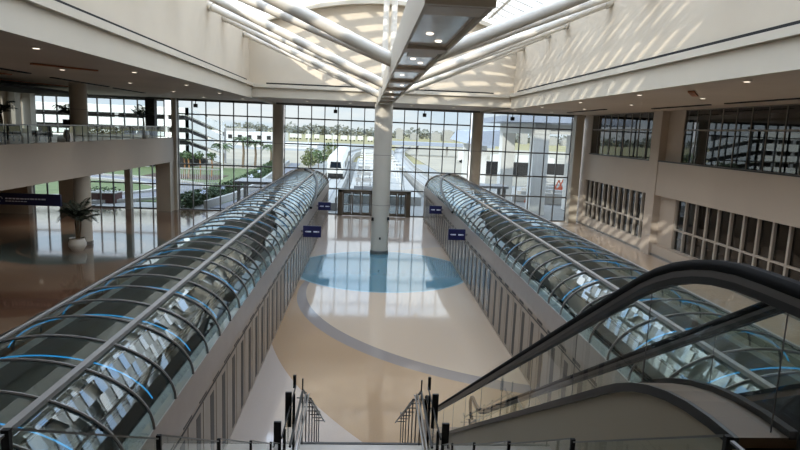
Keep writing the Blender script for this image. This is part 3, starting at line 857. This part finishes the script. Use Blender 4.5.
# ------------------------------------------------------------------ exterior
struct(MB().box(-900,900,GY+.3,1600,-.6,-.3).build('ground','field'))
struct(MB().box(-60,60,GY+.3,150,-.32,-.22).build('pavement','pave'))
tag(MB().box(-60,-15.2,62,113,-.3,-.14).build('lawn','lawn'),'green lawn left of the hedge outside the glass wall','lawn',kind='structure')
struct(MB().box(14,140,96,330,-.3,-.16).build('ground_earth','sand'))
struct(MB().box(-80,10,205,330,-.32,-.2).build('ground_lot','pave'))
struct(MB().box(-80,-12,113,205,-.32,-.15).build('ground_verge','sand'))
# curved drive under the mezzanine
dr = MB()
pts = [(-48+22*math.cos(a),72+12*math.sin(a)) for a in [-1.2+2.6*k/20 for k in range(21)]]
def ribbon(mb, P, off, w, z0, z1):
    n = len(P); L = []
    for i in range(n):
        a = Vector(P[max(0,i-1)]); b = Vector(P[min(n-1,i+1)]); d = (b-a).normalized(); nn = Vector((d.y,-d.x)); c = Vector(P[i])
        L.append((c+nn*(off-w/2), c+nn*(off+w/2)))
    for i in range(n-1):
        (a,b),(c,d) = L[i],L[i+1]
        mb.add([(a.x,a.y,z0),(b.x,b.y,z0),(d.x,d.y,z0),(c.x,c.y,z0),(a.x,a.y,z1),(b.x,b.y,z1),(d.x,d.y,z1),(c.x,c.y,z1)],
               [(0,3,2,1),(4,5,6,7),(0,1,5,4),(1,2,6,5),(2,3,7,6),(3,0,4,7)])
ribbon(dr,pts,3.2,5,-.2,-.1); struct(dr.build('road','asphalt'))
kb = MB(); ribbon(kb,pts,.4,.7,-.2,.15); struct(kb.build('kerb','conc'))
kb = MB(); ribbon(kb,pts,6.0,.5,-.2,.12); struct(kb.build('kerb','conc'))
pb = thing('planter_box',(-27,61,-.2),'maroon planter box outside the glass below the mezzanine','planter')
MB().box(-29.5,-25.6,60,62,-.22,.75).build('box','maroon',pb); MB().box(-29.6,-25.5,59.9,62.1,.75,.85).build('rim','conc',pb)
m = MB()
for k in range(8): m.leaves((-29+.45*k,61,1.0),(.4,.7,.3),20,.15)
m.build('plants','leaf',pb)
fe = thing('fence',(-22,66,-.2),'pale metal picket fence outside beyond the square pillar','fence')
m = MB()
for k in range(26): m.box(-24.8+.25*k-.03,-24.8+.25*k+.03,72,72.06,-.2,2.6)
m.build('picket','conc',fe); MB().box(-24.9,-18.3,71.95,72.1,2.5,2.65).box(-24.9,-18.3,71.95,72.1,.9,1.0).build('rail','conc',fe)

# parking garage
ga = thing('parking_garage',(-40,112,-.2),'white parking garage with sloping ramp bands at left behind the lawn','building')
C0, C1 = Vector((-32.3,109,0)), Vector((-30.1,127,0))
for k,zz in enumerate((2.6,4.75,6.95,9.1)):
    MB().box(-62,-32.3,109,109.6,zz,zz+1.35).build('front_band','concw',ga)
    dz_ = -3.0
    MB().add([(C0.x,C0.y,zz),(C1.x,C1.y,zz+dz_),(C1.x-.6,C1.y,zz+dz_),(C0.x-.6,C0.y,zz),(C0.x,C0.y,zz+1.35),(C1.x,C1.y,zz+1.35+dz_),(C1.x-.6,C1.y,zz+1.35+dz_),(C0.x-.6,C0.y,zz+1.35)],
             [(0,3,2,1),(4,5,6,7),(0,1,5,4),(1,2,6,5),(2,3,7,6),(3,0,4,7)]).build('ramp_band','concw',ga)
MB().box(-61,-33.4,110,126,-.2,9.6).build('dark_interior','dkint',ga)
for yy in (126.5,): MB().box(-32.6+(yy-109)*.12,-32.0+(yy-109)*.12,yy,yy+.6,-.2,10-(yy-109)*.17).build('pier','conc2',ga)
for xx in (-45,-40,-36.5): MB().box(xx,xx+.6,109.05,109.5,-.2,9.6).build('pier','conc2',ga)

# hedge along the walk and its low wall
hp_ = [(-17.9,58.5),(-16.9,66),(-16.6,78),(-17.2,92),(-18.2,112),(-19.5,135)]
def lerp_path(P, n):
    out = []
    for i in range(len(P)-1):
        for k in range(n): u = k/n; out.append((P[i][0]*(1-u)+P[i+1][0]*u, P[i][1]*(1-u)+P[i+1][1]*u))
    return out+[P[-1]]
hd = thing('hedge',(-17,80,-.2),'long dark green hedge beside the walkway outside at left','hedge')
m = MB()
for (x,y) in lerp_path(hp_,14): m.leaves((x-.4,y,.45),(1.1,1.2,.85),120,.2)
m.build('foliage','hedge',hd)
m = MB()
for (x,y) in lerp_path(hp_,3): m.tube([(x-.4,y,-.2),(x-.4,y,.7)],.05,5)
m.build('stems','bark',hd)
m = MB(); ribbon(m,[(x+1.5,y) for x,y in hp_],0,.35,-.2,.55); tag(m.build('low_wall','conc'),'low pale wall between the hedge and the walkway outside','wall',kind='thing')
m = MB(); ribbon(m,[(x+3.0,y) for x,y in hp_],0,2.2,-.21,-.12); tag(m.build('walkway','asphalt'),'dark walkway strip beside the low pale wall outside','walkway',kind='structure')
for i,(x,y) in enumerate(((-17.2,60.5),(-16.6,66),(-16.2,73),(-16.4,81),(-16.8,90))):
    m = MB().leaves((x+.1,y,1.15),(.3,.3,.22),50,.13)
    tag(m.build('flower_cluster','signwhite'),'white flower cluster in the hedge, %s from the glass' % ORD[i],'flowers','white flowers in the hedge')
# mulch bed with orange trunks
tag(MB().box(-34,-22.5,88,96,-.2,-.1).build('mulch_bed','soil'),'brown mulch bed on the lawn below the parking garage','mulch bed',kind='structure')
for i,(x,y) in enumerate(((-31.2,93),(-29.2,91),(-28.2,92),(-27.0,90),(-25.9,92),(-24.4,93))):
    o = thing('young_tree',(x,y,-.15),'young tree with orange brown trunk on the mulch bed, %s from left' % ORD[i],'tree','young trees on the mulch bed')
    MB().tube([(x,y,-.15),(x+.1,y,1.4),(x,y,2.7)],.11,7).build('trunk','bark2',o)
    MB().leaves((x,y,3.1),(.75,.75,.6),110,.22).build('crown','leaf',o)
random.seed(11)
for i,(x,y,h) in enumerate(((-26.3,108,4.0),(-24.3,116,5.2),(-22.2,117,4.6),(-20.6,126,3.6))):
    palm(x,y,-.2,h,2.3,'outdoor palm tree on the lawn between garage and hedge, %s from left' % ORD[i],'palm tree',('leaf','bark'),20,.22,'palms on the lawn')
for i,(x,y,h) in enumerate(((-21.9,89,8.2),(-13.8,135,7.0),(-8.7,142,6.5))):
    o = thing('light_pole',(x,y,-.2),'slim white light pole outside, %s from left' % ORD[i],'light pole','white poles outside')
    MB().tube([(x,y,-.2),(x,y,h)],.09,8,rs=[.12,.07]).build('pole','white',o); MB().box(x-.35,x+.35,y-.12,y+.12,h,h+.12).build('lamp_head','white',o)
# small flat canopy outside
cp = thing('bus_shelter',(-11.5,60,-.2),'small flat roofed shelter outside by the left column','shelter')
MB().box(-13.6,-9.2,58,62,2.35,2.6).build('roof','conc2',cp)
for x,y in ((-13.2,58.4),(-9.7,58.4),(-13.2,61.5),(-9.7,61.5)): MB().box(x-.14,x+.14,y-.14,y+.14,-.22,2.35).build('leg','conc2',cp)
MB().box(-12.4,-10.2,60.5,60.9,-.22,.35).build('bench','white',cp)
cp = thing('bus_shelter',(12.5,62,-.2),'small flat roofed shelter outside by the right column','shelter')
MB().box(10.2,13.6,60.5,63.5,2.5,2.75).build('roof','conc2',cp)
for x,y in ((10.5,60.8),(13.2,60.8),(10.5,63.2),(13.2,63.2)): MB().box(x-.16,x+.16,y-.16,y+.16,-.22,2.5).build('leg','conc2',cp)

# guideways and train
def guide(path, w, z0, z1, lab):
    o = thing('guideway',(path[0][0],path[0][1],z0),lab,'guideway','train guideways')
    m = MB(); ribbon(m,path,0,w,z0,z1); m.build('beam','conc',o)
    for s_ in (-1,1):
        m = MB(); ribbon(m,path,s_*w*.46,.18,z1,z1+.55); m.build('parapet','conc',o)
        m = MB(); ribbon(m,path,s_*w*.2,.22,z1,z1+.1); m.build('running_rail','conc2',o)
LP = [(-5.6,60),(-5.5,85),(-5.6,110),(-6.0,140),(-5.6,175),(-2.5,210),(4,245)]
guide(lerp_path(LP,5),3.6,-.2,.55,'white concrete guideway under the train, left of the doors')
guide(lerp_path([(8.6,58),(8.0,85),(7.2,120),(8.2,170),(12,230),(18,280)],5),3.6,-.2,.55,'empty white concrete guideway right of the column')
tr = thing('train',(-5.5,89,.6),'white driverless train arriving on the left guideway','train')
random.seed(5)
segs = [(-5.45,89,-5.55,101),(-5.57,101.6,-5.75,114),(-5.8,114.6,-6.05,127),(-6.08,127.6,-6.0,140)]
for i,(x0,y0,x1,y1) in enumerate(segs):
    L = y1-y0; ang = math.atan2(x1-x0,L)
    def T(p): return (x0+p[0]+p[1]*(x1-x0)/L, y0+p[1], p[2])
    m = MB()
    prof = [(-1.3,.85),(1.3,.85),(1.35,1.8),(1.3,3.2),(.95,3.95),(-.95,3.95),(-1.3,3.2),(-1.35,1.8)]
    n0 = len(prof); vs = []
    stations = [(0,.78,.0),(.5,.95,.0),(1.3,1.,.0),(L,1.,0)] if i == 0 else [(0,1,0),(L,1,0)]
    for (yy,sc_,_) in stations:
        for (px,pz) in prof: vs.append(T((px*sc_,yy,.85+(pz-.85)*(sc_ if i==0 else 1))))
    fs = []
    for a in range(len(stations)-1):
        for k in range(n0): fs.append((a*n0+k,a*n0+(k+1)%n0,(a+1)*n0+(k+1)%n0,(a+1)*n0+k))
    fs.append(tuple(range(n0))); fs.append(tuple((len(stations)-1)*n0+k for k in range(n0)))
    m.add(vs,fs); car = m.build('car_body','white',tr)
    if i == 0:
        MB().add([T((-.85,-.03,2.15)),T((.85,-.03,2.15)),T((.72,-.02,3.05)),T((-.72,-.02,3.05)),T((-.85,.2,2.15)),T((.85,.2,2.15)),T((.72,.3,3.05)),T((-.72,.3,3.05))],
                 [(0,1,2,3),(7,6,5,4),(0,4,5,1),(1,5,6,2),(2,6,7,3),(3,7,4,0)]).build('windshield','gl_train',car)
        MB().box(x0-1.1,x0+1.1,y0-.15,y0+.2,.75,1.35).build('bumper','dkmetal',car)
    for s_ in (-1,1):
        w_ = MB()
        for k in range(4):
            ya = 1.8+k*(L-2.4)/4; yb = ya+(L-2.4)/4-.5
            p = [T((s_*1.36,ya,2.0)),T((s_*1.36,yb,2.0)),T((s_*1.34,yb,3.0)),T((s_*1.34,ya,3.0))]
            w_.quad(*p)
        w_.build('side_window','gl_train',car)
    MB().box(min(x0,x1)-1.0,max(x0,x1)+1.0,y0+.6,y1-.3,.67,.86).build('bogie','dkmetal',tr)
# station platform clutter: white frames
pf = tag(MB().box(-2.9,5.2,66,150,-.2,.75).build('platform','conc'),'long pale concrete platform between the two guideways outside','platform',kind='thing')
for i in range(9):
    y = 70+i*8.5; x = 1.0
    o = thing('platform_gantry',(x,y,.75),'white steel gantry on the outside platform, %s from the glass wall' % ORD[i],'frame','white frames on the platform')
    for sx_ in (-1,1): MB().bar((x+sx_*2.6,y,.75),(x+sx_*2.2,y,3.3),.18,.18).build('post','white',o)
    MB().bar((x-3.0,y,3.3),(x+3.0,y,3.3),.2,.2).build('crossbeam','white',o)
    MB().bar((x-2.5,y,1.9),(x+2.5,y,1.9),.1,.1).build('rail','white',o)
for i,(y) in enumerate((67,78,90,104)):
    o = thing('metal_bench',(-1.2,y,.75),'grey slatted bench on the platform outside, %s from the glass wall' % ORD[i],'bench','benches on the platform')
    MB().box(-2.3,-.2,y,y+.5,1.15,1.22).build('seat','conc2',o)
    for xx in (-2.1,-.4): MB().box(xx-.05,xx+.05,y,y+.5,.75,1.15).build('leg','dkmetal',o)
    MB().box(-2.3,-.2,y+.45,y+.5,1.22,1.65).build('backrest','conc2',o)
# right portal frames and roofs
def cpillar(x0,x1,y0,y1,z,lab):
    tag(MB().box(x0,x1,y0,y1,-.2,z).build('concrete_pillar','concw'),lab,'pillar','white concrete pillars outside','thing')
cpillar(16.3,17.9,62,63.6,8.2,'broad white concrete pillar outside at right, nearest the glass wall')
cpillar(14.8,16.3,70,71.6,8.2,'broad white concrete pillar outside at right, second from the glass wall')
cpillar(14.6,15.9,84,85.3,6.3,'white concrete pillar outside just right of the right grey column')
cpillar(14.6,15.9,96,97.3,6.3,'white concrete pillar outside, farthest of its row')
cpillar(21.6,23.0,66,67.6,8.2,'white concrete pillar outside seen at the right end of the glass wall')
bm_ = thing('concrete_beam',(16,66,8.2),'white concrete beam resting on the two broad pillars outside','beam')
MB().add([(16.3,61.9,8.21),(17.9,61.9,8.21),(16.3,71.7,8.21),(14.8,71.7,8.21),(16.3,62,9.3),(17.9,62,9.3),(16.3,71.6,9.3),(14.8,71.6,9.3)],[(0,3,2,1),(4,5,6,7),(0,1,5,4),(1,2,6,5),(2,3,7,6),(3,0,4,7)]).build('beam_body','concw',bm_)
MB().box(17.95,23.0,62.1,63.4,8.25,9.25).build('cross_beam','concw',bm_)
tag(MB().add([(12.4,60.5,9.3),(30,60.5,9.5),(30,74,9.5),(13.2,74,9.3),(12.4,60.5,9.9),(30,60.5,10.6),(30,74,10.6),(13.2,74,9.9)],[(0,3,2,1),(4,5,6,7),(0,1,5,4),(1,2,6,5),(2,3,7,6),(3,0,4,7)]).build('canopy_roof','roofblue'),'upper blue grey canopy roof over the white pillars outside','roof')
tag(MB().add([(12.6,82,6.6),(18,82,6.3),(18,112,6.3),(14.5,112,6.8),(14.0,82,8.3),(18,82,8.6),(18,112,8.6),(15.6,112,8.4)],[(0,3,2,1),(4,5,6,7),(0,1,5,4),(1,2,6,5),(2,3,7,6),(3,0,4,7)]).build('canopy_roof','roofblue'),'lower sloping blue grey canopy roof behind the right grey column','roof')
tag(MB().box(4.5,42,200,206,3.2,4.4).build('canopy_roof','roofblue'),'long low blue grey roof crossing the far yard right of the middle column','roof')
for i,x in enumerate((6,16,26,36)): tag(MB().box(x,x+.6,202,203,-.2,3.2).build('roof_post','conc'),'post under the long low far roof, %s from left' % ORD[i],'post','posts under the far roof',kind='thing')
# construction area at right
tag(MB().box(20,48,118,120,-.2,2.6).build('retaining_wall','dkint'),'dark retaining wall in the construction yard at right','wall',kind='thing')
random.seed(9)
for i in range(9):
    x0, y0 = 17.5+i*1.9, 74+i*5.2
    o = tag(MB().bar((x0,y0,.25),(x0+7,y0-3.5,.25),.6,.8).build('concrete_barrier','conc'),'pale concrete barrier in the construction yard, %s from the glass' % ORD[i],'barrier','barriers in the yard')
for i,(x,y) in enumerate(((19.5,72.5),(26.5,84),(28.0,86.5),(30.5,87))):
    o = thing('barricade',(x,y,-.2),'orange barricade in the construction yard, %s from left' % ORD[i],'barricade','orange barricades')
    MB().bar((x-.9,y,-.15),(x,y,1.9),.14,.14).build('leg','orange',o); MB().bar((x+.9,y,-.15),(x,y,1.9),.14,.14).build('leg','orange',o)
    MB().bar((x-.7,y,.6),(x+.7,y,.6),.1,.25).build('board','orange',o)
for i,(x,y) in enumerate(((33,150),(40,152),(46,158),(27,165))):
    o = thing('site_truck',(x,y,-.1),'white site vehicle parked beyond the pillars, %s from left' % ['second','third','fourth','first'][i],'vehicle','site vehicles')
    MB().box(x-2.6,x+1.4,y-1,y+1,.5,2.9).build('cargo_body','white',o); MB().box(x+1.5,x+2.9,y-.95,y+.95,.5,2.2).build('cab','white',o)
    for wx in (-1.7,2.1): MB().tube([(x+wx,y-1.05,.35),(x+wx,y+1.05,.35)],.45,12).build('wheel','rubber',o)
# far airfield : trailers, hangar, roofs, trees, hills
random.seed(21)
for i in range(14):
    x = -62+i*5.8+random.uniform(-1,1); y = 408+random.uniform(-6,6); w_ = random.uniform(3.2,4.4)
    o = thing('trailer',(x,y,-.3),'white trailer on the far airfield line, %d-th from left' % (i+1) if i > 11 else 'white trailer on the far airfield line, %s from left' % ORD[i],'trailer','far trailers')
    MB().box(x-w_/2,x+w_/2,y-1.2,y+1.2,.5,3.2).build('body','white',o); MB().box(x-w_/2+.4,x-w_/2+1.2,y-1.1,y+1.1,-.3,.5).build('wheel','rubber',o); MB().box(x+w_/2-1.2,x+w_/2-.4,y-1.1,y+1.1,-.3,.5).build('wheel','rubber',o)
hg = thing('terminal_building',(-60,320,-.3),'white airport building with dark openings on the far field at left','building')
MB().box(-84,-44,322,340,-.3,4.2).build('hall','white',hg); MB().box(-80,-62,322,340,4.2,5.6).build('roof','conc',hg)
for k in range(6): MB().box(-78+k*5,-76+k*5,321.8,322.1,.4,2.4).build('opening','dkint',hg)
wr = [(-44,-22,226,232,2.0),(-34,-20,238,246,2.6),(-60,-46,240,250,2.4)]
for i,(x0,x1,y0,y1,h) in enumerate(wr):
    tag(MB().box(x0,x1,y0,y1,-.3,h*.45).box(x0-.4,x1+.4,y0-.4,y1+.4,h*.45,h*.6).build('low_shed','white'),'long low white roofed shed in the lot behind the palms, %s of three' % ['nearest','middle','farthest'][i],'shed',kind='thing')
tl = MB(); random.seed(2)
for k in range(900):
    x = random.uniform(-520,520); y = random.uniform(640,700); h = random.uniform(6,12)
    tl.leaves((x,y,h*.45),(5.5,4,h*.55),9,2.6)
tag(tl.build('treeline','trees'),'distant treeline along the horizon, greyed with painted haze','trees',kind='stuff')
for i in range(16):
    x = 30+i*14+random.uniform(-4,4); h = random.uniform(5,12); w_ = random.uniform(5,10)
    tag(MB().box(x,x+w_,560,570,-.3,h).box(x+w_*.2,x+w_*.7,561,569,h,h+1.2).build('far_building','conc'),'pale far building on the horizon right of the column, number %d from left' % (i+1) if i > 11 else 'pale far building on the horizon right of the column, %s from left' % ORD[i],'building','far skyline buildings',kind='thing')
# trees mid left between roads
random.seed(4)
for i,(x,y,r,mt) in enumerate(((-11.5,112,1.6,'leaf2'),(-10.5,122,1.8,'leaf'),(-12.3,130,2.0,'leaf2'),(-9.6,150,2.2,'leaf2'),(-10.4,165,2.4,'leaf'))):
    o = thing('shrub_tree',(x,y,-.2),'bushy small tree between the walkway and the train, %s from the glass' % ORD[i],'tree','bushy trees outside')
    MB().tube([(x,y,-.2),(x,y,1.3)],.1,6).build('trunk','bark',o); MB().leaves((x,y,1.2+r*.5),(r,r,r*.75),260,.32).build('crown',mt,o)

# ------------------------------------------------------------------ light
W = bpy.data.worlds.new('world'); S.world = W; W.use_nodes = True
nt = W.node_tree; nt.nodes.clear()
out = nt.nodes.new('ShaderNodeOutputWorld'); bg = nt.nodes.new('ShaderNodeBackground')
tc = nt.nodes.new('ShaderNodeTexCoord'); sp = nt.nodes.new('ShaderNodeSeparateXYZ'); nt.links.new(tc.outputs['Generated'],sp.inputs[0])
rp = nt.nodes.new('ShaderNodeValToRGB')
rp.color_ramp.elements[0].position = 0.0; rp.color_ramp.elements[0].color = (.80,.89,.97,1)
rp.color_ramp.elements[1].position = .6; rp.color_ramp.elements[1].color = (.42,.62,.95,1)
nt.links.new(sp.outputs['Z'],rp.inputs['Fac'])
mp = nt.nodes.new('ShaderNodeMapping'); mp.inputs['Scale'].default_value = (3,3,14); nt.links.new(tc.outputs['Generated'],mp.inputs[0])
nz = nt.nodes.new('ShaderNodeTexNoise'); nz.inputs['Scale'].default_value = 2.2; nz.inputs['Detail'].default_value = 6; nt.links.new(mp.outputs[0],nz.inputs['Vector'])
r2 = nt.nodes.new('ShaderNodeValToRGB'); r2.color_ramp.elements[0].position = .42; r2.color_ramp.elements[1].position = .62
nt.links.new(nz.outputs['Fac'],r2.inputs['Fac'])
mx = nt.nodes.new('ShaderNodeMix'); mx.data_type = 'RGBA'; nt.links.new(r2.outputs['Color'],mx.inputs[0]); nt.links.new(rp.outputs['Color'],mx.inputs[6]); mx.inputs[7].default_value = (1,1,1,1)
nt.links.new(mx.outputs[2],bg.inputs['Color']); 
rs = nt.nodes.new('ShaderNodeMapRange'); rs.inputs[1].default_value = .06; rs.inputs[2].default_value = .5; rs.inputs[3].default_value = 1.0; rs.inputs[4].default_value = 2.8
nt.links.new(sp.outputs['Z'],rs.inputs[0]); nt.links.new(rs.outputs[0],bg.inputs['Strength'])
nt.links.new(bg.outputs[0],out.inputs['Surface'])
sd = bpy.data.lights.new('sun','SUN'); sd.energy = 2.2; sd.angle = math.radians(.6); sd.color = (1,.95,.86)
so_ = bpy.data.objects.new('sun',sd); COL.objects.link(so_)
so_.rotation_euler = Vector((1.4,2.0,-1.0)).to_track_quat('-Z','Y').to_euler()

S.view_settings.view_transform = 'Standard'; S.view_settings.look = 'None'; S.view_settings.gamma = 1; S.view_settings.exposure = .85
S.view_settings.use_curve_mapping = False
S.cycles.use_denoising = True
S.cycles.max_bounces = 10; S.cycles.transparent_max_bounces = 24; S.cycles.diffuse_bounces = 5; S.cycles.glossy_bounces = 5
S.cycles.caustics_reflective = False; S.cycles.caustics_refractive = False; S.cycles.sample_clamp_indirect = 6
